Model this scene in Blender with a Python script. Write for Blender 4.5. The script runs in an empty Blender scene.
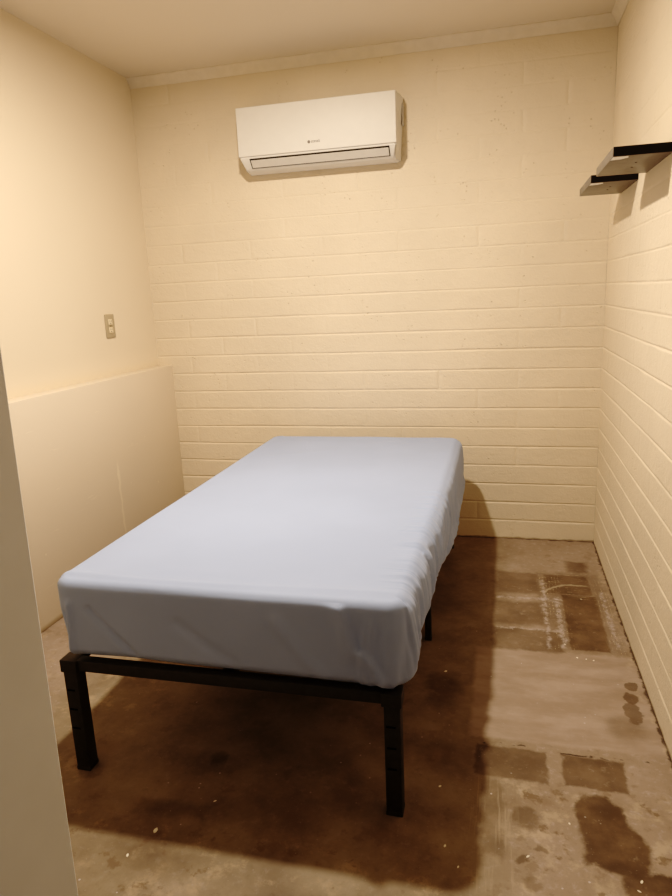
import bpy, bmesh, math, random
import numpy as np
from mathutils import Vector, Matrix
random.seed(4)
S = bpy.context.scene
COL = S.collection

# ------------------------------------------------------------------ dimensions (metres)
XL = -2.415          # plane of the upper left wall
XLL = -2.328         # face of the lower left wall (its top is the ledge)
ZL = 0.968           # ledge height
H = 2.476            # ceiling
YF = -2.90           # room side of the front wall (doorway the camera looks through)
YH = -3.02           # hall side of the front wall
CO = 0.1016          # block course
HB = 0.2             # half block

# ------------------------------------------------------------------ helpers
def smooth(o, ang=None):
    for p in o.data.polygons: p.use_smooth = True
    if ang is not None:
        o.data.set_sharp_from_angle(angle=math.radians(ang))

def link(name, me, mats, parent=None):
    me.name = name
    o = bpy.data.objects.new(name, me)
    COL.objects.link(o)
    for m in (mats if isinstance(mats, (list, tuple)) else [mats]): me.materials.append(m)
    if parent is not None: o.parent = parent
    return o

def obj(name, bm, mats, parent=None, ang=30):
    me = bpy.data.meshes.new(name)
    bmesh.ops.recalc_face_normals(bm, faces=bm.faces[:])
    bm.to_mesh(me); bm.free()
    o = link(name, me, mats, parent)
    smooth(o, ang)
    return o

def grid_obj(name, V, F, mats, parent=None, ang=None):
    me = bpy.data.meshes.new(name)
    me.from_pydata(V.tolist(), [], F.tolist()); me.update()
    o = link(name, me, mats, parent)
    smooth(o, ang)
    return o

def tag(o, label, cat, group=None):
    o['label'] = label; o['category'] = cat
    if group: o['group'] = group
    return o

def struct(o):
    o['kind'] = 'structure'
    return o

def thing(name, loc, label, cat, group=None):
    o = bpy.data.objects.new(name, None); o.empty_display_size = .1
    COL.objects.link(o); o.location = loc
    return tag(o, label, cat, group)

def add_box(bm, x0, x1, y0, y1, z0, z1, bev=0, seg=2, mi=0):
    r = bmesh.ops.create_cube(bm, size=1)
    vs = r['verts']
    for v in vs:
        v.co = Vector((x0 + (v.co.x + .5) * (x1 - x0), y0 + (v.co.y + .5) * (y1 - y0), z0 + (v.co.z + .5) * (z1 - z0)))
    fs = set(f for v in vs for f in v.link_faces)
    for f in fs: f.material_index = mi
    if bev:
        es = list(set(e for v in vs for e in v.link_edges))
        rr = bmesh.ops.bevel(bm, geom=es, offset=bev, segments=seg, affect='EDGES', profile=.5)
        for f in rr['faces']: f.material_index = mi
    return vs

def add_cyl(bm, c, axis, r, h, n=16, mi=0):
    z = Vector(axis).normalized()
    M = Matrix.Translation(Vector(c)) @ z.to_track_quat('Z', 'Y').to_matrix().to_4x4()
    rr = bmesh.ops.create_cone(bm, cap_ends=True, segments=n, radius1=r, radius2=r, depth=h, matrix=M)
    for f in set(f for v in rr['verts'] for f in v.link_faces): f.material_index = mi
    return rr['verts']

def prism(bm, prof, axis_fn, a, b):
    """sweep closed 2D profile from a to b; axis_fn(u, v, t) -> xyz"""
    A = [bm.verts.new(axis_fn(u, v, a)) for u, v in prof]
    B = [bm.verts.new(axis_fn(u, v, b)) for u, v in prof]
    n = len(prof)
    for i in range(n):
        bm.faces.new((A[i], A[(i + 1) % n], B[(i + 1) % n], B[i]))
    bm.faces.new(A[::-1]); bm.faces.new(B)

# numpy value noise
def _h(i, j, s):
    v = np.sin(i * 127.1 + j * 311.7 + s * 74.7) * 43758.5453
    return v - np.floor(v)
def vnoise(x, y, s=0):
    xi = np.floor(x); yi = np.floor(y); fx = x - xi; fy = y - yi
    fx = fx * fx * (3 - 2 * fx); fy = fy * fy * (3 - 2 * fy)
    a = _h(xi, yi, s); b = _h(xi + 1, yi, s); c = _h(xi, yi + 1, s); d = _h(xi + 1, yi + 1, s)
    return (a * (1 - fx) + b * fx) * (1 - fy) + (c * (1 - fx) + d * fx) * fy * 1.0
def fbm(x, y, s=0, o=3):
    t = 0; a = .5
    for k in range(o):
        t = t + a * (vnoise(x, y, s + k) - .5); x = x * 2.03; y = y * 2.03; a *= .5
    return t
def sstep(a, b, x):
    t = np.clip((x - a) / (b - a), 0, 1)
    return t * t * (3 - 2 * t)

# ------------------------------------------------------------------ materials
class N:
    """tiny node-tree builder"""
    def __init__(s, name):
        s.m = bpy.data.materials.new(name); s.m.use_nodes = True
        s.t = s.m.node_tree; s.b = s.t.nodes['Principled BSDF']
        s.geo = None
    def n(s, typ, **kw):
        x = s.t.nodes.new(typ)
        for k, v in kw.items(): setattr(x, k, v)
        return x
    def put(s, sock, v):
        if v is None: return
        if hasattr(v, 'is_linked') or isinstance(v, bpy.types.NodeSocket): s.t.links.new(v, sock)
        else: sock.default_value = v
    def pos(s):
        if s.geo is None: s.geo = s.n('ShaderNodeNewGeometry')
        return s.geo.outputs['Position']
    def math(s, op, a, b=None, clamp=False):
        x = s.n('ShaderNodeMath', operation=op); x.use_clamp = clamp
        s.put(x.inputs[0], a); s.put(x.inputs[1], b); return x.outputs[0]
    def vmath(s, op, a, b=None, out=0):
        x = s.n('ShaderNodeVectorMath', operation=op)
        s.put(x.inputs[0], a); s.put(x.inputs[1], b); return x.outputs[out]
    def noise(s, scale, detail=4, rough=.55, vec=None, dist=0):
        x = s.n('ShaderNodeTexNoise'); s.put(x.inputs['Vector'], vec or s.pos())
        x.inputs['Scale'].default_value = scale; x.inputs['Detail'].default_value = detail
        x.inputs['Roughness'].default_value = rough; x.inputs['Distortion'].default_value = dist
        return x.outputs[0]
    def voro(s, scale, vec=None, feature='F1', rnd=1):
        x = s.n('ShaderNodeTexVoronoi', feature=feature); s.put(x.inputs['Vector'], vec or s.pos())
        x.inputs['Scale'].default_value = scale; x.inputs['Randomness'].default_value = rnd
        return x.outputs[0]
    def ss(s, v, a, b, lo=0., hi=1.):
        x = s.n('ShaderNodeMapRange', interpolation_type='SMOOTHSTEP')
        s.put(x.inputs[0], v); x.inputs[1].default_value = a; x.inputs[2].default_value = b
        x.inputs[3].default_value = lo; x.inputs[4].default_value = hi
        return x.outputs[0]
    def mix(s, f, a, b, mode='MIX'):
        x = s.n('ShaderNodeMix', data_type='RGBA', blend_type=mode)
        s.put(x.inputs[0], f)
        for i, v in ((6, a), (7, b)):
            if isinstance(v, tuple) and len(v) == 3: v = v + (1,)
            s.put(x.inputs[i], v)
        return x.outputs[2]
    def scale(s, v, k):
        x = s.n('ShaderNodeMapping'); s.put(x.inputs[0], v); x.inputs['Scale'].default_value = k
        return x.outputs[0]
    def bump(s, h, strength=.3, dist=.01):
        x = s.n('ShaderNodeBump'); s.put(x.inputs['Height'], h)
        x.inputs['Strength'].default_value = strength; x.inputs['Distance'].default_value = dist
        s.t.links.new(x.outputs[0], s.b.inputs['Normal'])
    def out(s, col=None, rough=None, metal=None, spec=None, sheen=None):
        if isinstance(col, tuple) and len(col) == 3: col = col + (1,)
        s.put(s.b.inputs['Base Color'], col)
        if rough is not None: s.put(s.b.inputs['Roughness'], rough)
        if metal is not None: s.put(s.b.inputs['Metallic'], metal)
        if spec is not None: s.b.inputs['Specular IOR Level'].default_value = spec
        if sheen is not None: s.b.inputs['Sheen Weight'].default_value = sheen
        return s.m

WALL = (.80, .695, .553)
def mat_block():
    k = N('painted_block')
    big = k.noise(1.3, 3); mid = k.noise(9, 3); fine = k.noise(95, 4, .65)
    c = k.mix(k.ss(big, .35, .7), tuple(x * .95 for x in WALL), tuple(min(1, x * 1.04) for x in WALL))
    c = k.mix(k.ss(mid, .5, .8, 0, .12), c, (.73, .63, .505))
    pit = k.voro(42); pitsel = k.ss(k.noise(7, 2), .5, .68)
    pits = k.math('MULTIPLY', k.ss(pit, .07, .20, 1, 0), pitsel)
    c = k.mix(k.math('MULTIPLY', pits, .38), c, (.40, .30, .19))
    # grime line at the very bottom
    z = k.n('ShaderNodeSeparateXYZ'); k.put(z.inputs[0], k.pos())
    zz = k.math('ADD', z.outputs[2], k.math('MULTIPLY', k.math('SUBTRACT', k.noise(14, 4), .5), .025))
    c = k.mix(k.ss(zz, .002, .010, .7, 0), c, (.30, .22, .14))
    h = k.math('ADD', k.math('MULTIPLY', fine, .5), k.math('MULTIPLY', k.noise(30, 3), .7))
    h = k.math('SUBTRACT', h, k.math('MULTIPLY', pits, 1.2))
    k.bump(h, .5, .006)
    return k.out(c, .55, spec=.3)
def mat_drywall(name, col, scr=False):
    k = N(name)
    c = k.mix(k.ss(k.noise(1.1, 2), .35, .7), tuple(x * .97 for x in col), col)
    h = k.math('MULTIPLY', k.noise(60, 3), .4)
    if scr:
        # old patch lines: one faint vertical seam and a few chipped marks
        sp = k.n('ShaderNodeSeparateXYZ'); k.put(sp.inputs[0], k.pos())
        w = k.math('MULTIPLY', k.math('SUBTRACT', k.noise(18, 3), .5), .03)
        seam = k.ss(k.math('ABSOLUTE', k.math('ADD', k.math('ADD', sp.outputs[1], .665), w)), .004, .012, 1, 0)
        zr = k.math('MULTIPLY', k.ss(sp.outputs[2], .16, .22), k.ss(sp.outputs[2], .52, .58, 1, 0))
        seam = k.math('MULTIPLY', seam, zr)
        c = k.mix(k.math('MULTIPLY', seam, .6), c, (.92, .82, .66))
        ch = k.math('MULTIPLY', k.ss(k.voro(9), .03, .07, 1, 0), k.ss(k.noise(3.1, 2), .5, .6))
        c = k.mix(k.math('MULTIPLY', ch, .6), c, (.95, .86, .7))
        sc = k.ss(k.noise(5, 5, .7, vec=k.scale(k.pos(), (1, 1, 9))), .66, .70)
        c = k.mix(k.math('MULTIPLY', sc, .35), c, (.9, .8, .64))
        c = k.mix(k.ss(sp.outputs[2], .004, .03, .8, 0), c, (.42, .32, .21))
        h = k.math('ADD', h, k.math('MULTIPLY', seam, .8))
    k.bump(h, .12, .004)
    return k.out(c, .5, spec=.3)

def mat_floor():
    k = N('stained_concrete')
    P = k.pos()
    # warped coordinate gives ragged edges to every stain
    nz = k.n('ShaderNodeTexNoise'); k.put(nz.inputs['Vector'], P)
    nz.inputs['Scale'].default_value = 22; nz.inputs['Detail'].default_value = 5; nz.inputs['Roughness'].default_value = .6
    wv = k.vmath('MULTIPLY', k.vmath('SUBTRACT', nz.outputs[1], (.5, .5, .5)), (.05, .05, 0))
    PW = k.vmath('ADD', P, wv)
    PS = k.vmath('ADD', P, k.vmath('MULTIPLY', wv, (.6, .6, 0)))
    def rect(x0, x1, y0, y1, soft=.006, ragged=True, rot=0):
        v = k.vmath('SUBTRACT', PW if ragged else PS, ((x0 + x1) / 2, (y0 + y1) / 2, 0))
        if rot:
            r = k.n('ShaderNodeVectorRotate', rotation_type='Z_AXIS'); k.put(r.inputs['Vector'], v); r.inputs['Angle'].default_value = rot; v = r.outputs[0]
        v = k.vmath('SUBTRACT', k.vmath('ABSOLUTE', v), ((x1 - x0) / 2, (y1 - y0) / 2, 0))
        s = k.n('ShaderNodeSeparateXYZ'); k.put(s.inputs[0], v)
        return k.ss(k.math('MAXIMUM', s.outputs[0], s.outputs[1]), -soft, soft, 1, 0)
    def ell(cx, cy, rx, ry, soft=.12, ragged=True):
        v = k.vmath('SUBTRACT', PW if ragged else PS, (cx, cy, 0))
        v = k.vmath('MULTIPLY', v, (1 / rx, 1 / ry, 0))
        return k.ss(k.vmath('LENGTH', v, out=1), 1 - soft, 1 + soft, 1, 0)
    def mul(a, b): return k.math('MULTIPLY', a, b)
    big = k.noise(1.6, 4, .6); mid = k.noise(6.5, 5, .62); fine = k.noise(38, 5, .7)
    speck = k.noise(120, 3, .6)
    tan = (0.334, 0.262, 0.218); tan2 = (0.424, 0.341, 0.304); brown = (0.166, 0.113, 0.076); dark = (0.083, 0.056, 0.036)
    c = k.mix(k.ss(big, .36, .64), (0.279, 0.214, 0.171), tan)
    c = k.mix(k.ss(mid, .52, .72, 0, .55), c, tan2)
    c = k.mix(k.ss(mid, .46, .30, 0, .55), c, (0.217, 0.155, 0.116))
    c = k.mix(k.ss(fine, .52, .72, 0, .5), c, (0.478, 0.404, 0.388))
    c = k.mix(k.ss(fine, .46, .28, 0, .5), c, (0.190, 0.140, 0.110))
    # browner field under and in front of the bed, painted to deepen its shadow
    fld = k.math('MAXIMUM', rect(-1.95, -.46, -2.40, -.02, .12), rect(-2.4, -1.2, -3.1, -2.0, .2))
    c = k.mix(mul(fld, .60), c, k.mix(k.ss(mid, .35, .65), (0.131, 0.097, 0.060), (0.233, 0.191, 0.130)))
    # smooth plain slab section between the two strips of stains
    slab = rect(-.56, -.005, -1.70, -1.165, .012, False)
    c = k.mix(mul(slab, .75), c, k.mix(k.ss(k.noise(4, 4, .6, vec=k.scale(P, (1, 2.6, 1))), .35, .68), (0.307, 0.235, 0.195), (0.414, 0.332, 0.291)))
    ink = k.mix(k.ss(mid, .35, .68), dark, brown)
    worn = mul(k.ss(k.noise(30, 5, .7), .26, .42, .3, 1.), k.ss(k.noise(7.5, 6, .72), .30, .40, .35, 1.))
    stain = []
    stain += [(rect(-.215, -.075, -1.135, -.67, .006, False), .88), (rect(-.305, -.03, -1.14, -.43, .03), .42), (rect(-.275, -.085, -.66, -.46, .006, False), .72),
              (rect(-.165, -.075, -.42, -.29, .02), .70), (rect(-.49, -.30, -.68, -.45, .02), .72),
              (rect(-.50, -.30, -.97, -.76, .02), .66), (rect(-.50, -.245, -1.165, -1.005, .012), .58)]
    stain += [(rect(-.54, -.342, -1.865, -1.735, .006, False, .02), .72), (rect(-.30, -.135, -1.865, -1.738, .006, False, .03), .82),
              (ell(-.222, -1.965, .062, .075), .95), (ell(-.19, -2.06, .068, .085), .97), (rect(-.275, -.165, -2.12, -1.925, .012), .95), (ell(-.115, -2.165, .085, .05), .95),
              (ell(-.41, -2.0, .038, .035, .25), .6), (rect(-.515, -.462, -2.14, -1.875, .012), .5)]
    stain += [(ell(-.048, -1.345, .022, .028), .75), (ell(-.055, -1.42, .024, .03), .8), (ell(-.065, -1.50, .026, .06), .7), (ell(-.1, -1.58, .05, .06, .5), .5)]
    stain += [(ell(-.655, -1.46, .06, .10, .45), .7), (ell(-.65, -1.80, .055, .06, .5), .55), (rect(-1.43, -1.22, -2.175, -2.125, .02), .55),
              (rect(-1.70, -1.60, -2.06, -1.92, .03), .4), (ell(-1.28, -1.94, .02, .03, .4), .7), (ell(-1.75, -2.14, .07, .03, .3), .5),
              (ell(-.42, -2.13, .012, .016, .3), .7), (ell(-.375, -2.10, .016, .012, .3), .6), (ell(-.40, -2.20, .02, .02, .3), .5),
              (ell(-.9, -2.42, .2, .09, .4), .4), (ell(-1.55, -2.42, .12, .1, .5), .35), (ell(-1.30, -2.30, .09, .05, .5), .4), (ell(-1.0, -.8, .3, .4, .6), .3)]
    # thin chalky film, denser by the right wall and the near corner
    film = mul(k.ss(k.noise(13, 6, .7), .50, .64), k.math('MAXIMUM', rect(-.46, .02, -2.6, -1.87, .05), rect(-.035, .02, -2.6, -.1, .02)))
    c = k.mix(mul(film, .45), c, (.52, .42, .31))
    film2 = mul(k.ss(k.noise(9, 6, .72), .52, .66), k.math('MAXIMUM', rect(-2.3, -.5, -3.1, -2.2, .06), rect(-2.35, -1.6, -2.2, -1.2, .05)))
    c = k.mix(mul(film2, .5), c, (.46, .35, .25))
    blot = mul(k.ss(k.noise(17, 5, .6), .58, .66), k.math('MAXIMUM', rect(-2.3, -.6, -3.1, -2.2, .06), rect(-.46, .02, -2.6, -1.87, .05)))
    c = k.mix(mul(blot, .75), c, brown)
    for m, a in stain:
        c = k.mix(mul(m, k.math('MULTIPLY', worn, a)), c, ink)
    # generic small blotches away from the slab
    bl = mul(k.ss(k.noise(11, 4, .6), .60, .66), k.math('SUBTRACT', 1., slab))
    c = k.mix(mul(bl, .35), c, brown)
    # pale paint drips / adhesive ridges around the stains
    s0 = k.n('ShaderNodeSeparateXYZ'); k.put(s0.inputs[0], P)
    def lines(coord, pitch, w, amp):
        t = k.math('FRACT', k.math('ADD', k.math('DIVIDE', coord, pitch), k.math('MULTIPLY', k.noise(3.5, 2), amp)))
        return k.ss(k.math('ABSOLUTE', k.math('SUBTRACT', t, .5)), w, w * 2.2, 1, 0)
    dots = k.ss(k.noise(70, 3, .6), .47, .60); patchy = k.ss(k.noise(8, 3), .42, .56)
    lx_ = mul(mul(lines(s0.outputs[0], .0135, .055, 1.2), dots), patchy)
    ly_ = mul(mul(lines(s0.outputs[1], .021, .05, 2.5), dots), patchy)
    zone_y = k.math('MAXIMUM', rect(-.30, -.212, -1.14, -.45, .02), rect(-.072, -.018, -1.16, -.5, .02))
    c = k.mix(mul(mul(lx_, zone_y), .8), c, (.56, .46, .34))
    c = k.mix(mul(mul(ly_, rect(-.30, -.07, -.70, -.42, .03)), .55), c, (.54, .44, .32))
    # faint arc of old adhesive over the upper patch
    arc = k.vmath('LENGTH', k.vmath('SUBTRACT', PS, (-.14, -.72, 0)), out=1)
    arc = mul(k.ss(k.math('ABSOLUTE', k.math('SUBTRACT', arc, .16)), .003, .009, 1, 0), rect(-.31, -.10, -.66, -.5, .02))
    c = k.mix(mul(arc, .5), c, (.50, .42, .335))
    # brushed streaks beside the edge of the shadow
    br = k.ss(k.noise(6, 4, .7, vec=k.scale(P, (16, .7, 1))), .52, .66)
    c = k.mix(mul(mul(br, rect(-.54, -.43, -2.26, -1.88, .03)), .35), c, (.46, .37, .29))
    for x0, x1, y0, y1 in ((-.245, -.228, -1.13, -.70), (-.298, -.284, -1.14, -.52), (-.052, -.04, -1.10, -.62), (-.49, -.22, -.735, -.715), (-.49, -.23, -1.01, -.995)):
        c = k.mix(mul(mul(rect(x0, x1, y0, y1, .006), k.ss(fine, .38, .58)), .55), c, (0.505, 0.443, 0.441))
    # cracks across the slab ends
    for x0, x1, y0, y1, r in ((-.52, -.40, -1.726, -1.721, -.07), (-.30, -.05, -1.735, -1.730, .0), (-.22, -.16, -1.737, -1.728, .0), (-.51, -.43, -1.727, -1.719, -.06)):
        c = k.mix(mul(rect(x0, x1, y0, y1, .003, False, r), k.ss(k.noise(17, 3), .42, .5)), c, (0.028, 0.017, 0.014))
    # dirt gap along the walls
    sp = k.n('ShaderNodeSeparateXYZ'); k.put(sp.inputs[0], PW)
    edge = k.math('MAXIMUM', k.ss(sp.outputs[1], -.014, -.004), k.ss(sp.outputs[0], -.010, -.002))
    c = k.mix(mul(edge, .8), c, (0.046, 0.031, 0.022))
    # white chips and dust
    vs = k.voro(24); chip = mul(k.ss(vs, .055, .075, 1, 0), k.ss(k.noise(2.7, 3), .50, .58))
    c = k.mix(mul(chip, .75), c, (0.559, 0.501, 0.518))
    c = k.mix(k.ss(speck, .66, .74, 0, .25), c, (0.541, 0.482, 0.493))
    k.bump(k.math('ADD', k.math('MULTIPLY', fine, .6), k.math('MULTIPLY', speck, .35)), .22, .006)
    rough = k.ss(mid, .3, .7, .50, .68)
    return k.out(c, rough, spec=.35)

def mat_sheet():
    k = N('blue_sheet')
    c = k.mix(k.ss(k.noise(2.2, 3), .35, .7), (.335, .425, .645), (.355, .45, .68))
    k.bump(k.math('ADD', k.math('MULTIPLY', k.noise(420, 2), .3), k.noise(24, 3)), .10, .004)
    return k.out(c, .68, spec=.25, sheen=.1)
def simple(name, col, rough=.5, metal=0., var=.06, scale=20, spec=.5, bump=.05):
    k = N(name)
    c = k.mix(k.ss(k.noise(scale, 3), .3, .7), tuple(x * (1 - var) for x in col), tuple(min(1, x * (1 + var)) for x in col))
    if bump: k.bump(k.noise(scale * 12, 2), bump, .002)
    return k.out(c, rough, metal, spec)

M_block = mat_block()
M_dry = mat_drywall('smooth_painted_wall', (.81, .705, .562))
M_low = mat_drywall('patched_painted_wall', (.77, .67, .55), True)
M_ceil = mat_drywall('ceiling_paint', (.82, .735, .625))
M_crown = simple('crown_paint', (.80, .72, .61), .5, var=.03, spec=.3)
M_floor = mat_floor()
M_jamb = simple('jamb_paint', (.86, .865, .87), .5, var=.03, scale=5, spec=.3)
M_front = mat_drywall('front_wall_paint', (.55, .50, .42))
M_sheet = mat_sheet()
M_tick = simple('mattress_ticking', (.78, .77, .75), .8, spec=.2)
M_frame = simple('black_powder_coat', (.042, .036, .034), .48, var=.12, scale=60, spec=.35)
M_slot = simple('slot_shadow', (.004, .004, .004), .8, var=.1, spec=.1)
M_acw = simple('ac_white_plastic', (.80, .79, .77), .5, var=.01, spec=.3, bump=0)
M_acl = simple('ac_louver_plastic', (.68, .66, .63), .45, var=.02, spec=.4, bump=0)
M_acd = simple('ac_dark_gap', (.05, .042, .036), .7, spec=.2)
M_mark = simple('ac_badge_ink', (.24, .21, .19), .5, spec=.3, bump=0)
M_shelf = simple('black_laminate_painted_sheen', (.165, .142, .125), .38, var=.1, scale=30, spec=.5, bump=.03)  # black satin laminate, colour lightened to paint in its grazing reflections
M_sedge = simple('black_laminate_no_sheen', (.012, .009, .008), .6, var=.2, scale=40, spec=.2)  # same laminate painted near-black, where the end reflects the dark doorway
M_chip = simple('white_chip', (.92, .89, .84), .6, spec=.3)
M_hole = simple('screw_hole', (.006, .005, .005), .9, spec=.05)
M_plate = simple('beige_plate', (.43, .355, .25), .45, var=.03, spec=.4)
M_recep = simple('cream_receptacle', (.76, .66, .49), .4, var=.03, spec=.4)
M_flake = simple('paint_flake', (.84, .78, .68), .7, spec=.2)

# ------------------------------------------------------------------ shell
def block_wall(name, L, fn, seed):
    """L: length along u (0..L) ; fn(u, d, z) -> xyz, d = depth into wall"""
    nc = int(H / CO) + 1
    zs = []
    for r in range(nc):
        z = r * CO
        for d in (0, .0025, .005, .0075, .011, .02, .05, .08, CO - .011, CO - .0075, CO - .005, CO - .0025): zs.append(z + d)
    zs = np.array([z for z in zs if z < H] + [H])
    us = [0, L]
    for i in range(1, int(L / HB) + 1): us += [i * HB + d for d in (-.008, -.004, 0, .004, .008)]
    us += list(np.arange(.02, L, .02))
    us = np.unique(np.round([u for u in us if 0 <= u <= L], 4))
    U, Z = np.meshgrid(us, zs)
    row = np.floor(Z / CO + 1e-6)
    k = Z / CO; dz = np.abs((k - np.round(k)) * CO - .0045 * fbm(U * 3.5, np.round(k) * 5.7, seed + 40, 3))
    wob = fbm(U * 9, np.round(k) * 7.3, seed, 3)
    width = .0050 + .006 * wob
    fadez = .30 + .70 * sstep(1.95, 1.0, Z)
    depth = (.0030 + .0035 * fbm(U * 5, np.round(k) * 3.1, seed + 9, 2)) * fadez
    g = depth * np.clip(1 - (dz / np.maximum(width, .003)) ** 2, 0, 1)
    g = g * sstep(.0, .012, U) * sstep(L, L - .012, U)
    g[(np.round(k) < .5) | (Z > H - .01)] = 0
    # perpend joints
    ph = np.where(row % 2 == 1, HB, 0)
    uu = U - ph; j = np.round(uu / (2 * HB)); du = np.abs(uu - j * 2 * HB)
    st = (.0005 + .0023 * _h(j, row, seed + 3) ** 2) * (1 if seed == 1 else .4)
    gv = st * np.clip(1 - du / .008, 0, 1)
    gv[(U < .02) | (U > L - .02)] = 0
    blk = (_h(np.floor(uu / (2 * HB)), row, seed + 5) - .5) * .0009
    D = np.maximum(g, gv) + blk * (dz > .006) * (du > .006) + .003 * fbm(U * 2.2, Z * 2.2, seed + 20, 2)
    V = np.array([fn(u, d, z) for u, d, z in zip(U.ravel(), D.ravel(), Z.ravel())])
    n, m = U.shape
    I = np.arange(n * m).reshape(n, m)
    F = np.stack([I[:-1, :-1].ravel(), I[:-1, 1:].ravel(), I[1:, 1:].ravel(), I[1:, :-1].ravel()], 1)
    return V, F

V, F = block_wall('wall_back', -XL, lambda u, d, z: (-u, d, z), 1)
F = F[:, ::-1]
struct(grid_obj('wall_back', V, F, M_block))
V, F = block_wall('wall_right', -YH, lambda u, d, z: (d, -u, z), 2)
struct(grid_obj('wall_right', V, F, M_block))

bm = bmesh.new(); add_box(bm, XL - .1, XL, YH, .02, 0, H); struct(obj('wall_left', bm, M_dry))
bm = bmesh.new(); add_box(bm, XL, XLL, YF, .004, 0, ZL, .004, 2); struct(obj('wall_left_lower', bm, M_low))
bm = bmesh.new(); add_box(bm, XL - .1, .06, -4.6, .06, H, H + .08); struct(obj('ceiling', bm, M_ceil))
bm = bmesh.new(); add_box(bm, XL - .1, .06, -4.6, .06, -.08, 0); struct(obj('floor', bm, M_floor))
# front wall with the doorway; unseen, made darker and opened wider to tune bounced light
DX0, DX1, DZ = -1.03, -.03, 2.05
bm = bmesh.new()
add_box(bm, XL, DX0, YH, YF, 0, H); add_box(bm, DX1, 0, YH, YF, 0, H); add_box(bm, DX0, DX1, YH, YF, DZ, H)
struct(obj('wall_front', bm, M_front))
# door jamb (slightly out of plumb) : reveal board with a shallow stop strip
bm = bmesh.new()
def jamb(u, v, z): return (u - .008 + .0157 * (z - .58), v, z)
prof = [(-1.03, YH - .004), (-1.006, YH - .004), (-1.003, YH - .001), (-1.0012, YF + .003), (-1.004, YF + .007), (-1.03, YF + .007)]
prism(bm, prof, jamb, 0, DZ)
struct(obj('trim_3', bm, M_jamb, ang=20))
bm = bmesh.new()
add_box(bm, DX1 - .02, DX1, YH - .004, YF + .006, 0, DZ - .02, .002); add_box(bm, DX0, DX1, YH - .004, YF + .006, DZ - .02, DZ, .002)
struct(obj('trim_4', bm, M_jamb))
# hall-side casing, set back from the jamb edge
bm = bmesh.new()
def cas(u, v, z): return (u - .012 + .0157 * (z - .58), v, z)
prism(bm, [(-1.10, YH), (-1.10, YH - .014), (-1.015, YH - .010), (-1.012, YH - .006), (-1.012, YH)], cas, 0, DZ + .05)
struct(obj('trim_5', bm, M_jamb))
# crown moulding
CP = [(0, -.046), (.004, -.046), (.008, -.040), (.011, -.034), (.018, -.020), (.028, -.010), (.034, -.007), (.036, -.004), (.036, 0), (0, 0)]
bm = bmesh.new(); prism(bm, CP, lambda u, v, t: (t, -u, H + v), XL, 0); struct(obj('trim_1', bm, M_crown))
bm = bmesh.new(); prism(bm, CP, lambda u, v, t: (-u, t, H + v), YF, 0); struct(obj('trim_2', bm, M_crown))

# ------------------------------------------------------------------ air conditioner
AX0, AX1, AD = -1.772, -.977, .155          # front panel ends and depth
ac = thing('air_conditioner', ((AX0 + AX1) / 2, 0, 1.945), 'white wall-mounted split air conditioner high on the back block wall', 'air conditioner')
o0 = Vector(ac.location)
def lx(x): return x - o0.x
def lz(z): return z - o0.z
BW = .017                                   # the cheeks swell out behind the panel
bm = bmesh.new()
body = [(0, 2.236), (-.03, 2.241), (-.128, 2.240), (-.143, 2.234), (-.147, 2.222), (-.147, 2.006), (-.144, 2.000), (-.112, 1.9625), (-.100, 1.953), (-.080, 1.946), (-.02, 1.944), (0, 1.947)]
NX = 24
rings = []
for i in range(NX + 1):
    t = -1 + 2 * i / NX
    t = math.copysign(1 - (1 - abs(t)) ** 1.6, t)
    ring = []
    for (y, z) in body:
        d = abs(y) / .147                   # 0 at the wall, 1 at the panel
        half = (AX1 - AX0) / 2 + BW * (1 - d ** 2.2) - (.002 if d > .9 else 0)
        if z < 2.001: half -= .050 * ((2.001 - z) / .057) ** 1.8 * (.35 + .65 * d)
        ring.append(bm.verts.new((t * half, y, lz(z))))
    rings.append(ring)
n_ = len(body)
for a, b in zip(rings[:-1], rings[1:]):
    for k in range(n_): bm.faces.new((a[k], a[(k + 1) % n_], b[(k + 1) % n_], b[k]))
bm.faces.new(rings[0]); bm.faces.new(rings[-1][::-1])
ends = set(rings[0]) | set(rings[-1])
es = [e for e in bm.edges if (e.verts[0] in rings[0] and e.verts[1] in rings[0]) or (e.verts[0] in rings[-1] and e.verts[1] in rings[-1])]
bmesh.ops.bevel(bm, geom=es, offset=.007, segments=3, affect='EDGES', clamp_overlap=True)
obj('body', bm, M_acw, ac, 40)
bm = bmesh.new(); add_box(bm, lx(AX0), lx(AX1), -AD, -.140, lz(2.010), lz(2.2365), .004, 3); obj('front_panel', bm, M_acw, ac)
# louver flap in its recess : slanted plane under the panel
def slant(x0, x1, t0, t1, off, thick):
    b = bmesh.new()
    a = Vector((0, -.1442, lz(2.0003))); e = Vector((0, -.112, lz(1.9625)))
    d = e - a; nrm = Vector((0, d.z, -d.y)).normalized()
    if nrm.y > 0: nrm = -nrm
    for x in (x0, x1):
        for t in (t0, t1):
            for w in (0, thick):
                b.verts.new(a + d * t + nrm * (off + w) + Vector((lx(x), 0, 0)))
    bmesh.ops.convex_hull(b, input=b.verts[:])
    bmesh.ops.dissolve_limit(b, angle_limit=.02, verts=b.verts[:], edges=b.edges[:])
    return b
b = slant(AX0 + .054, AX1 - .036, -.02, 1.03, .0006, .0020); obj('louver_recess', b, M_acd, ac)
b = slant(AX0 + .059, AX1 - .040, .13, .95, .0020, .0036)
bmesh.ops.bevel(b, geom=b.edges[:], offset=.0012, segments=2, affect='EDGES')
lv = obj('louver', b, M_acl, ac); lv['label'] = 'greyish louver flap'
# grip notch on the right-hand cheek
bm = bmesh.new(); add_box(bm, lx(AX1 + .011), lx(AX1 + .0175), -.030, -.008, lz(2.11), lz(2.21), .0006, 1); obj('side_notch', bm, M_acl, ac)
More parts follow.
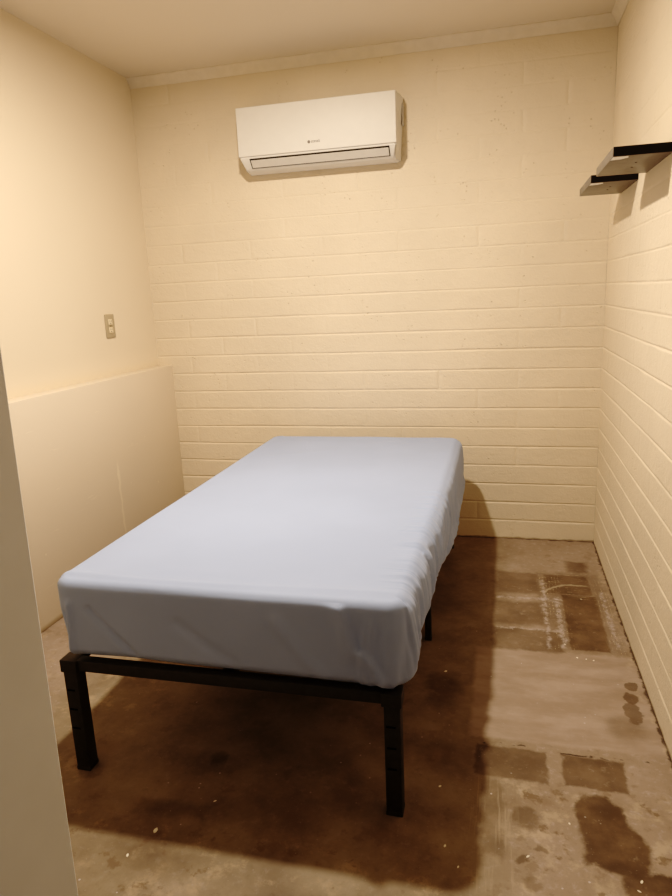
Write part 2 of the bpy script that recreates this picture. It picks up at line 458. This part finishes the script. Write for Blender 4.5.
# small printed badge : round emblem plus a row of tiny illegible letters
bm = bmesh.new()
bx, bz, yy = -1.412, 2.050, -AD - .0003
add_cyl(bm, (lx(bx + .008), yy, lz(bz)), (0, 1, 0), .0072, .0006, 20)
x = bx + .0195
for w, hh in ((.0060, .0085), (.0060, .0085), (.0065, .0085), (.0060, .0085), (.0065, .0085), (.0050, .0120)):
    add_box(bm, lx(x), lx(x + w * .32), yy - .0003, yy + .0003, lz(bz - .0042), lz(bz - .0042 + hh))
    add_box(bm, lx(x + w * .3), lx(x + w), yy - .0003, yy + .0003, lz(bz - .0042), lz(bz - .0022))
    add_box(bm, lx(x + w * .3), lx(x + w), yy - .0003, yy + .0003, lz(bz + .0020), lz(bz + .0040))
    x += w + .0016
bd = obj('badge', bm, M_mark, ac); bd['label'] = 'tiny dark printed badge'

# ------------------------------------------------------------------ floating shelves
def shelf(y0, y1, label):
    z0, th, dp = 1.690, .0285, .166
    t = thing('floating_shelf', (0, (y0 + y1) / 2, z0), label, 'shelf', 'floating shelves on the right wall')
    hy = (y1 - y0) / 2
    b = bmesh.new(); add_box(b, -dp, .004, -hy, hy, 0, th, .0015, 2); bd = obj('board', b, M_shelf, t)
    b = bmesh.new(); add_box(b, -dp + .0012, .004, -hy - .0012, -hy + .001, .0012, th - .0012, .0003, 1); e = obj('end_face', b, M_sedge, t); e['label'] = 'black end face'
    b = bmesh.new()
    v = [b.verts.new(p) for p in ((-dp + .001, -hy + .002, -.0006), (-dp + .044, -hy + .002, -.0006), (-dp + .048, -hy + .03, -.0006), (-dp + .030, -hy + .052, -.0006), (-dp + .001, -hy + .060, -.0006))]
    b.faces.new(v); c = obj('chipped_corner', b, M_chip, t); c['label'] = 'chipped white corner'
    for px, py in ((-.078, -hy + .135), (-.075, -hy + .225)):
        b = bmesh.new(); add_cyl(b, (px, py, -.0001), (0, 0, 1), .0035, .0012, 14); obj('screw_hole', b, M_hole, t)
    return t
shelf(-1.226, -.848, 'black floating shelf on the right block wall, nearer to the camera and higher in view')
shelf(-.692, -.308, 'black floating shelf on the right block wall, farther back beside the corner')

# ------------------------------------------------------------------ wall outlet
ol = thing('wall_outlet', (XL, -.455, 1.216), 'beige duplex outlet plate on the smooth left wall above the ledge', 'outlet')
bm = bmesh.new(); add_box(bm, -.001, .006, -.040, .040, -.059, .059, .003, 3); obj('plate', bm, M_plate, ol)
for s in (-1, 1):
    bm = bmesh.new(); add_box(bm, .004, .0085, -.0165, .0165, s * .020 - .0145, s * .020 + .0145, .004, 3)
    r = obj('receptacle', bm, M_recep, ol)
    for yy in (-.0065, .0065):
        bm = bmesh.new(); add_box(bm, .0080, .0088, yy - .0011, yy + .0011, s * .020 + .000, s * .020 + .0085); obj('slot', bm, M_hole, r)
    bm = bmesh.new(); add_cyl(bm, (.0084, 0, s * .020 - .007), (1, 0, 0), .0024, .0008, 12); obj('ground_hole', bm, M_hole, r)
bm = bmesh.new(); add_cyl(bm, (.0068, 0, 0), (1, 0, 0), .0034, .0022, 14); obj('screw', bm, simple('screw_metal', (.25, .2, .14), .4, .6), ol)

# ------------------------------------------------------------------ bed frame
FX0, FX1, FY0, FY1 = -1.672, -.714, -2.060, -.150
ZR0, ZR1 = .322, .356
bf = thing('bed_frame', ((FX0 + FX1) / 2, (FY0 + FY1) / 2, 0), 'black metal platform bed frame with square legs under the mattress', 'bed frame')
bo = Vector(bf.location)
def bbox(name, x0, x1, y0, y1, z0, z1, bev=.003, mat=M_frame, parent=None):
    b = bmesh.new(); add_box(b, x0 - bo.x, x1 - bo.x, y0 - bo.y, y1 - bo.y, z0, z1, bev)
    return obj(name, b, mat, parent or bf)
LW = .042
bbox('end_rail', FX0 + LW, FX1 - LW, FY0 + .004, FY0 + .036, ZR0, ZR1 - .001)
bbox('end_rail', FX0 + LW, FX1 - LW, FY1 - .036, FY1 - .004, ZR0, ZR1 - .001)
bbox('side_rail', FX0 + .002, FX0 + .030, FY0 + LW, FY1 - LW, ZR0, ZR1 - .001)
bbox('side_rail', FX1 - .030, FX1 - .002, FY0 + LW, FY1 - LW, ZR0, ZR1 - .001)
bbox('center_rail', -1.205, -1.173, FY0 + .036, FY1 - .036, ZR0, ZR1 - .008)
n = 11
for i in range(n):
    y = FY0 + .16 + i * (FY1 - FY0 - .32) / (n - 1)
    bbox('slat', FX0 + .030, FX1 - .030, y - .016, y + .016, ZR1 - .0078, ZR1 - .001, .001)
def leg(x0, x1, y0, y1, z1, slots, cap):
    b = bmesh.new()
    add_box(b, x0 - bo.x, x1 - bo.x, y0 - bo.y, y1 - bo.y, 0.002, z1, .003)
    o = obj('leg', b, M_frame, bf)
    if slots:
        for z in (.262, .201, .140):
            b = bmesh.new()
            add_box(b, x0 + .006 - bo.x, x1 - .012 - bo.x, y0 - .0006 - bo.y, y0 + .001 - bo.y, z - .0028, z + .0028)
            obj('slot', b, M_slot, o)
    b = bmesh.new(); add_box(b, x0 - .0008 - bo.x, x1 + .0008 - bo.x, y0 - .0008 - bo.y, y1 + .0008 - bo.y, 0, .012, .002); obj('foot_cap', b, M_frame, o)
    if cap:
        b = bmesh.new(); add_box(b, x0 - .006 - bo.x, x1 + .004 - bo.x, y0 - .003 - bo.y, y1 + .003 - bo.y, ZR0 - .004, ZR1, .003); obj('corner_bracket', b, M_frame, o)
for x0 in (FX0, FX1 - LW):
    for y0 in (FY0, FY1 - LW):
        leg(x0, x0 + LW, y0, y0 + LW, ZR1 - .002, y0 == FY0, True)
for x0 in (FX0 + .04, -1.201, FX1 - .030 - .012):
    leg(x0, x0 + .024, -1.155, -1.131, ZR0, False, False)

# ------------------------------------------------------------------ mattress with its fitted sheet
MX0, MX1, MY0, MY1, MZ0, MZ1 = -1.676, -.672, -2.066, -.165, .363, .597
mt_b = bmesh.new()
add_box(mt_b, MX0 + .03, MX1 - .045, MY0 + .03, MY1 - .03, MZ0 - .0015, MZ1 - .035, .02, 4)
mt = obj('mattress', mt_b, M_tick)
tag(mt, 'twin mattress in a light blue fitted sheet lying on the black metal frame', 'mattress')

def sheet():
    hx, hy = (MX1 - MX0) / 2, (MY1 - MY0) / 2
    cx, cy = (MX0 + MX1) / 2, (MY0 + MY1) / 2
    hz = (MZ1 - MZ0) / 2; cz = (MZ0 + MZ1) / 2
    st = .0065
    xs = np.linspace(-hx, hx, int(2 * hx / st)); ys = np.linspace(-hy, hy, int(2 * hy / .0042)); zs = np.linspace(hz, -hz, int(2 * hz / .0055))
    Vs, Fs = [], []; base = 0
    def patch(P, flip):
        nonlocal base
        n, m, _ = P.shape
        I = np.arange(n * m).reshape(n, m) + base
        f = np.stack([I[:-1, :-1].ravel(), I[:-1, 1:].ravel(), I[1:, 1:].ravel(), I[1:, :-1].ravel()], 1)
        Vs.append(P.reshape(-1, 3)); Fs.append(f[:, ::-1] if flip else f); base += n * m
    X, Y = np.meshgrid(xs, ys); patch(np.stack([X, Y, np.full_like(X, hz)], -1), False)
    X, Z = np.meshgrid(xs, zs); patch(np.stack([X, np.full_like(X, -hy), Z], -1), True); patch(np.stack([X, np.full_like(X, hy), Z], -1), False)
    Y, Z = np.meshgrid(ys, zs); patch(np.stack([np.full_like(Y, hx), Y, Z], -1), True); patch(np.stack([np.full_like(Y, -hx), Y, Z], -1), False)
    P = np.concatenate(Vs); F = np.concatenate(Fs)
    # weld the coincident border vertices
    key = np.round(P * 1e5).astype(np.int64)
    _, idx, inv = np.unique(key, axis=0, return_index=True, return_inverse=True)
    P = P[idx]; F = inv.reshape(-1)[F]
    # rounding : plan corners first, then the top and bottom edges
    X, Y, Z = P.T.copy()
    rc = .06
    ux, uy = np.abs(X) / hx, np.abs(Y) / hy
    ix = np.clip(X, -hx + rc, hx - rc); iy = np.clip(Y, -hy + rc, hy - rc)
    # distance parameter towards the rim, then push onto the rounded outline
    dx, dy = X - ix, Y - iy
    lim = np.maximum(np.abs(dx), np.abs(dy)); ln = np.hypot(dx, dy)
    f = np.where(ln > 1e-9, lim / np.maximum(ln, 1e-9), 1)
    X = ix + dx * f; Y = iy + dy * f
    # signed inset from the rim
    dx, dy = X - ix, Y - iy
    ex = hx - np.abs(X); ey = hy - np.abs(Y)
    corner = (np.abs(dx) > 1e-9) & (np.abs(dy) > 1e-9)
    inset = np.where(corner, rc - np.hypot(dx, dy), np.minimum(ex, ey))
    nx = np.where(corner, dx / np.maximum(np.hypot(dx, dy), 1e-9), np.where(ex < ey, np.sign(X), 0))
    ny = np.where(corner, dy / np.maximum(np.hypot(dx, dy), 1e-9), np.where(ex < ey, 0, np.sign(Y)))
    top = Z > hz - 1e-6
    # edge radius : soft on the long sides, tighter at the foot end
    rt = np.where(ny < -.5, .026, np.where(nx < 0, .030, .042)); rb = .035
    up = np.clip((Z - (hz - rt)) / rt, 0, 1)                 # side verts near the top
    dn = np.clip(((-hz + rb) - Z) / rb, 0, 1)
    tin = np.clip(1 - inset / rt, 0, 1)                      # top verts near the rim
    # half the quarter circle is carried by the side, half by the top
    a_side = up * (math.pi / 4); a_top = math.pi / 2 - tin * (math.pi / 4)
    isside = ~top
    r_in = np.where(isside, rt * (1 - np.cos(a_side)), 0)
    zz = np.where(isside & (up > 0), hz - rt + rt * np.sin(a_side), Z)
    tr = tin > 0
    want_in = rt * (1 - np.cos(a_top)); 
    X = X + np.where(top & tr, -(want_in - inset) * nx, 0); Y = Y + np.where(top & tr, -(want_in - inset) * ny, 0)
    zz = np.where(top & tr, hz - rt + rt * np.sin(a_top), zz)
    X = X - r_in * nx; Y = Y - r_in * ny
    tb = rb * (1 - np.cos(dn * math.pi / 2.2))
    X = X - tb * nx * isside; Y = Y - tb * ny * isside
    Z = zz
    # ---- large scale form
    s = (hz - Z) / (2 * hz)                                   # 0 top .. 1 bottom
    dome = .006 * (1 - (X / hx) ** 2) * (1 - (Y / hy) ** 2)
    Z = Z + np.where(top, dome, 0)
    wx, wy = X + cx, Y + cy                                   # world coords
    right = sstep(.5, .9, nx) * isside; left = sstep(.5, .9, -nx) * isside; front = sstep(.5, .9, -ny) * isside
    toprim_r = top * sstep(.13, .02, hx - X)                  # band of the top along the right edge
    D = np.zeros_like(X)                                      # displacement along outward normal (nx,ny)
    DZ = np.zeros_like(X)
    # right side leans out a little lower down and tucks in at the frame
    D += right * (.010 * np.sin(np.clip(s, 0, 1) * math.pi) + .006 * sstep(-1.4, -.8, wy) * s)
    D -= left * .020 * sstep(.35, 1, s) * sstep(-1.85, -2.05, wy)
    D -= front * .006 * s
    # gathers on the right side : ridges square to the edge, crowding towards the foot
    warp = .035 * fbm(wy * 6, s * 1.5, 31, 2)
    yy = wy + warp + .10 * s * (vnoise(wy * 3, wy * 0, 5) - .3)
    amp = sstep(-.35, -1.0, wy) * .55 + .45 * sstep(-.95, -1.55, wy)
    r1 = np.abs(2 * vnoise(yy * 26, yy * 0, 41) - 1); r2 = np.abs(2 * vnoise(yy * 55 + 3, yy * 0 + s * .6, 43) - 1)
    r3 = np.abs(2 * vnoise(yy * 118 + 9, yy * 0 + s * .9, 47) - 1)
    ridge = (1 - r1) ** 1.6 * .0070 + (1 - r2) ** 1.5 * .0045 + (1 - r3) ** 1.3 * .0022 * sstep(.62, .5, vnoise(wy * 5, s * 2, 49))
    fade = np.where(top, toprim_r * .42 * sstep(-.8, -1.25, wy) * sstep(-2.02, -1.9, wy), right * sstep(-.15, .38, s))
    D += right * amp * fade * (ridge - .006) * 2.3; DZ += np.where(top, amp * fade * (ridge - .005) * 2.3, 0)
    # front right corner drape
    ang = np.arctan2(-ny, np.maximum(nx, 0))
    cor = isside * (nx > -.05) * (ny < -.02) * sstep(hx - .21, hx - .06, X)
    arc = np.where(corner, np.arctan2(-dy, dx) * rc, np.where(ny < -.5, rc * math.pi / 2 + (hx - rc - X), -(Y + hy - rc)))
    fol = (1 - np.abs(2 * vnoise(arc * 38 - s * .9, arc * 0 + .5, 61) - 1)) ** 1.7
    D += cor * (fol - .35) * .020 * sstep(.06, .35, s) * sstep(1.05, .75, s * .7)
    # creases as gaussian ridges on the front face, given in (x, z) world
    def crease(pts, w, a, face, side=0):
        nonlocal D
        wz = Z + cz; best = np.full_like(X, 9.); sd = np.zeros_like(X)
        for (x0, z0), (x1, z1) in zip(pts[:-1], pts[1:]):
            vx, vz = x1 - x0, z1 - z0; L2 = vx * vx + vz * vz
            t = np.clip(((wx - x0) * vx + (wz - z0) * vz) / L2, 0, 1)
            ddx, ddz = wx - x0 - t * vx, wz - z0 - t * vz
            d = np.hypot(ddx, ddz); b = d < best
            best = np.where(b, d, best); sd = np.where(b, np.sign(vx * ddz - vz * ddx), sd)
        if side: D += face * a * np.where(sd * side > 0, np.exp(-(best / w) ** 2), np.exp(-(best / (w * 4)) ** 2))
        else: D += face * a * np.exp(-(best / w) ** 2)
    ff = isside * (ny < -.5)
    crease([(-.846, .580), (-.832, .545), (-.820, .50), (-.806, .470), (-.788, .463), (-.768, .448), (-.742, .40)], .007, .0125, ff, 1)
    crease([(-1.56, .52), (-1.50, .455), (-1.44, .395)], .010, -.008, ff)
    crease([(-1.62, .53), (-1.625, .45), (-1.632, .375)], .010, .010, ff)
    crease([(-1.64, .50), (-1.648, .42), (-1.65, .375)], .008, -.005, ff)
    crease([(-1.30, .50), (-1.22, .44), (-1.15, .40)], .018, -.006, ff)
    crease([(-1.02, .53), (-.95, .44), (-.90, .39)], .02, .006, ff)
    # slight looseness everywhere
    D += isside * .004 * fbm(wx * 5 + wy * 5, s * 2, 71, 3)
    # long ripple just above the foot edge and faint lines over the top
    tz = np.exp(-((Y + hy - .055 - .010 * np.sin(wx * 6)) / .016) ** 2) * (.35 + vnoise(wx * 5, wx * 0, 81)) * .0035
    tz += np.exp(-((Y + hy - .10 - .02 * np.sin(wx * 4 + 1)) / .02) ** 2) * (vnoise(wx * 4, wx * 0, 83) - .4) * .003
    DZ += top * tz
    rot = wx * .82 + wy * .35
    lines = (1 - np.abs(2 * vnoise(wy * 9 - wx * 4.2, wx * 1.3, 91) - 1)) ** 3
    DZ += top * lines * .0016 * sstep(-1.3, -.5, wy) * sstep(.02, .15, hx - np.abs(X))
    DZ += top * .004 * fbm(wx * 2.5, wy * 2.5, 95, 2)
    # bottom hem : droops over the rail at places, lifts at others
    hem = sstep(.55, 1, s)
    drop = np.zeros_like(X)
    drop += right * (.036 * sstep(-1.45, -1.05, wy) * (.65 + .7 * vnoise(wy * 9, wy * 0, 101)) + .018 * (r1 - .5))
    drop += front * (-.004 * np.exp(-((wx + 1.48) / .09) ** 2) + .003 * sstep(-1.3, -.85, wx))
    DZ -= isside * hem * drop
    D -= right * .026 * sstep(.40, 1, s) * sstep(-1.1, -1.4, wy) * sstep(-2.02, -1.86, wy)
    D += right * .022 * sstep(.72, 1, s) * sstep(-1.4, -1.05, wy) + cor * .004 * sstep(.3, .8, s)
    X = X + D * nx; Y = Y + D * ny; Z = Z + DZ
    X = X - .015 * sstep(-1.0, -2.0, wy) * np.clip(X / hx, 0, 1)
    X = X + cx; Y = Y + cy; Z = Z + cz
    low = sstep(ZR1 + .005, ZR1 - .002, Z)
    cr = low * (X > -.80); X = np.where(cr > 0, np.maximum(X, X + cr * (FX1 + .007 - X)), X)
    cf = low * (Y < -1.95); Y = np.where(cf > 0, np.minimum(Y, Y + cf * (FY0 - .009 - Y)), Y)
    Z = np.where((X < -.80) & (Y > -1.95), np.maximum(Z, ZR1 + .003), Z)
    return np.stack([X, Y, Z], 1), F
V, F = sheet()
grid_obj('fitted_sheet', V, F, M_sheet, mt)['label'] = 'light blue wrinkled fitted sheet'

# ------------------------------------------------------------------ loose paint flakes on the floor
flakes = [(-.405, -2.123, .007), (-.158, -2.145, .007), (-.168, -2.172, .006), (-1.535, -2.30, .008), (-1.33, -2.225, .011), (-1.36, -2.31, .007),
          (-1.22, -2.10, .006), (-.135, -.70, .006), (-.20, -1.19, .006), (-.17, -1.195, .005), (-.145, -1.20, .006), (-.235, -1.10, .005), (-.63, -1.93, .006),
          (-.60, -2.13, .006), (-.565, -2.185, .005), (-1.685, -2.235, .008), (-1.70, -2.10, .006), (-.30, -2.0, .005), (-.66, -1.36, .008)]
src = None
for i, (x, y, r) in enumerate(flakes):
    if src is None:
        bm = bmesh.new()
        pts = [(-1, -.3), (-.4, -.8), (.5, -.6), (1, .1), (.3, .7), (-.5, .5)]
        A = [bm.verts.new((a, b, .02)) for a, b in pts]; B = [bm.verts.new((a * .96, b * .96, .14 + .10 * abs(a))) for a, b in pts]
        bm.faces.new(B); bm.faces.new(A[::-1])
        for j in range(6): bm.faces.new((A[j], A[(j + 1) % 6], B[(j + 1) % 6], B[j]))
        o = src = obj('paint_flake', bm, M_flake)
        tag(o, 'tiny white paint flake lying loose on the stained concrete floor', 'paint flake', 'white paint flakes on the floor')
    else:
        o = src.copy(); COL.objects.link(o)
    o.location = (x, y, 0); o.scale = (r * .8, r * random.uniform(.4, .75), r * .8); o.rotation_euler = (0, 0, random.uniform(0, 6.28))

# ------------------------------------------------------------------ light
ld = bpy.data.lights.new('ceiling_light', 'AREA'); ld.shape = 'DISK'; ld.size = .09; ld.energy = 50; ld.color = (1, .835, .645)
lo = bpy.data.objects.new('ceiling_light', ld); COL.objects.link(lo); lo.location = (-1.25, -1.44, 2.445)
w = bpy.data.worlds.new('World'); S.world = w; w.use_nodes = True
w.node_tree.nodes['Background'].inputs[0].default_value = (1, .93, .82, 1)
w.node_tree.nodes['Background'].inputs[1].default_value = .06

# ------------------------------------------------------------------ camera
cd = bpy.data.cameras.new('camera'); cam = bpy.data.objects.new('camera', cd); COL.objects.link(cam)
yaw, pitch, roll, fpx = -.2496, -.2273, -.0434, 663.08
f = Vector((math.sin(yaw) * math.cos(pitch), math.cos(yaw) * math.cos(pitch), math.sin(pitch)))
r = f.cross(Vector((0, 0, 1))).normalized(); u = r.cross(f)
r2 = math.cos(roll) * r + math.sin(roll) * u; u2 = -math.sin(roll) * r + math.cos(roll) * u
Mx = Matrix.Identity(4)
for i in range(3):
    Mx[i][0] = r2[i]; Mx[i][1] = u2[i]; Mx[i][2] = -f[i]
Mx.translation = Vector((-.4816, -3.5008, 1.3235))
cam.matrix_world = Mx
cd.sensor_fit = 'AUTO'; cd.sensor_width = 36; cd.lens = fpx / 896 * 36; cd.clip_start = .05
S.camera = cam
S.view_settings.view_transform = 'Standard'; S.view_settings.look = 'None'
S.view_settings.exposure = 0.0
# camera tone curve (phone-like: deep shadows, lifted mid-tones, soft highlights), scene-linear in -> scene-linear out
def dec(v): return v / 12.92 if v <= .04045 else ((v + .055) / 1.055) ** 2.4
S.view_settings.use_curve_mapping = True
cm = S.view_settings.curve_mapping; cv = cm.curves[3]
def tone(x):
    y = x - .105 * math.exp(-((x - .2) / .17) ** 2)
    t = min(max((x - .55) / .45, 0), 1)
    return max(y, .12 * x) - .072 * t * t
cv.points[1].location = (1, dec(tone(1)))
for i in range(1, 20): cv.points.new(dec(i / 20), dec(tone(i / 20)))
cm.update()
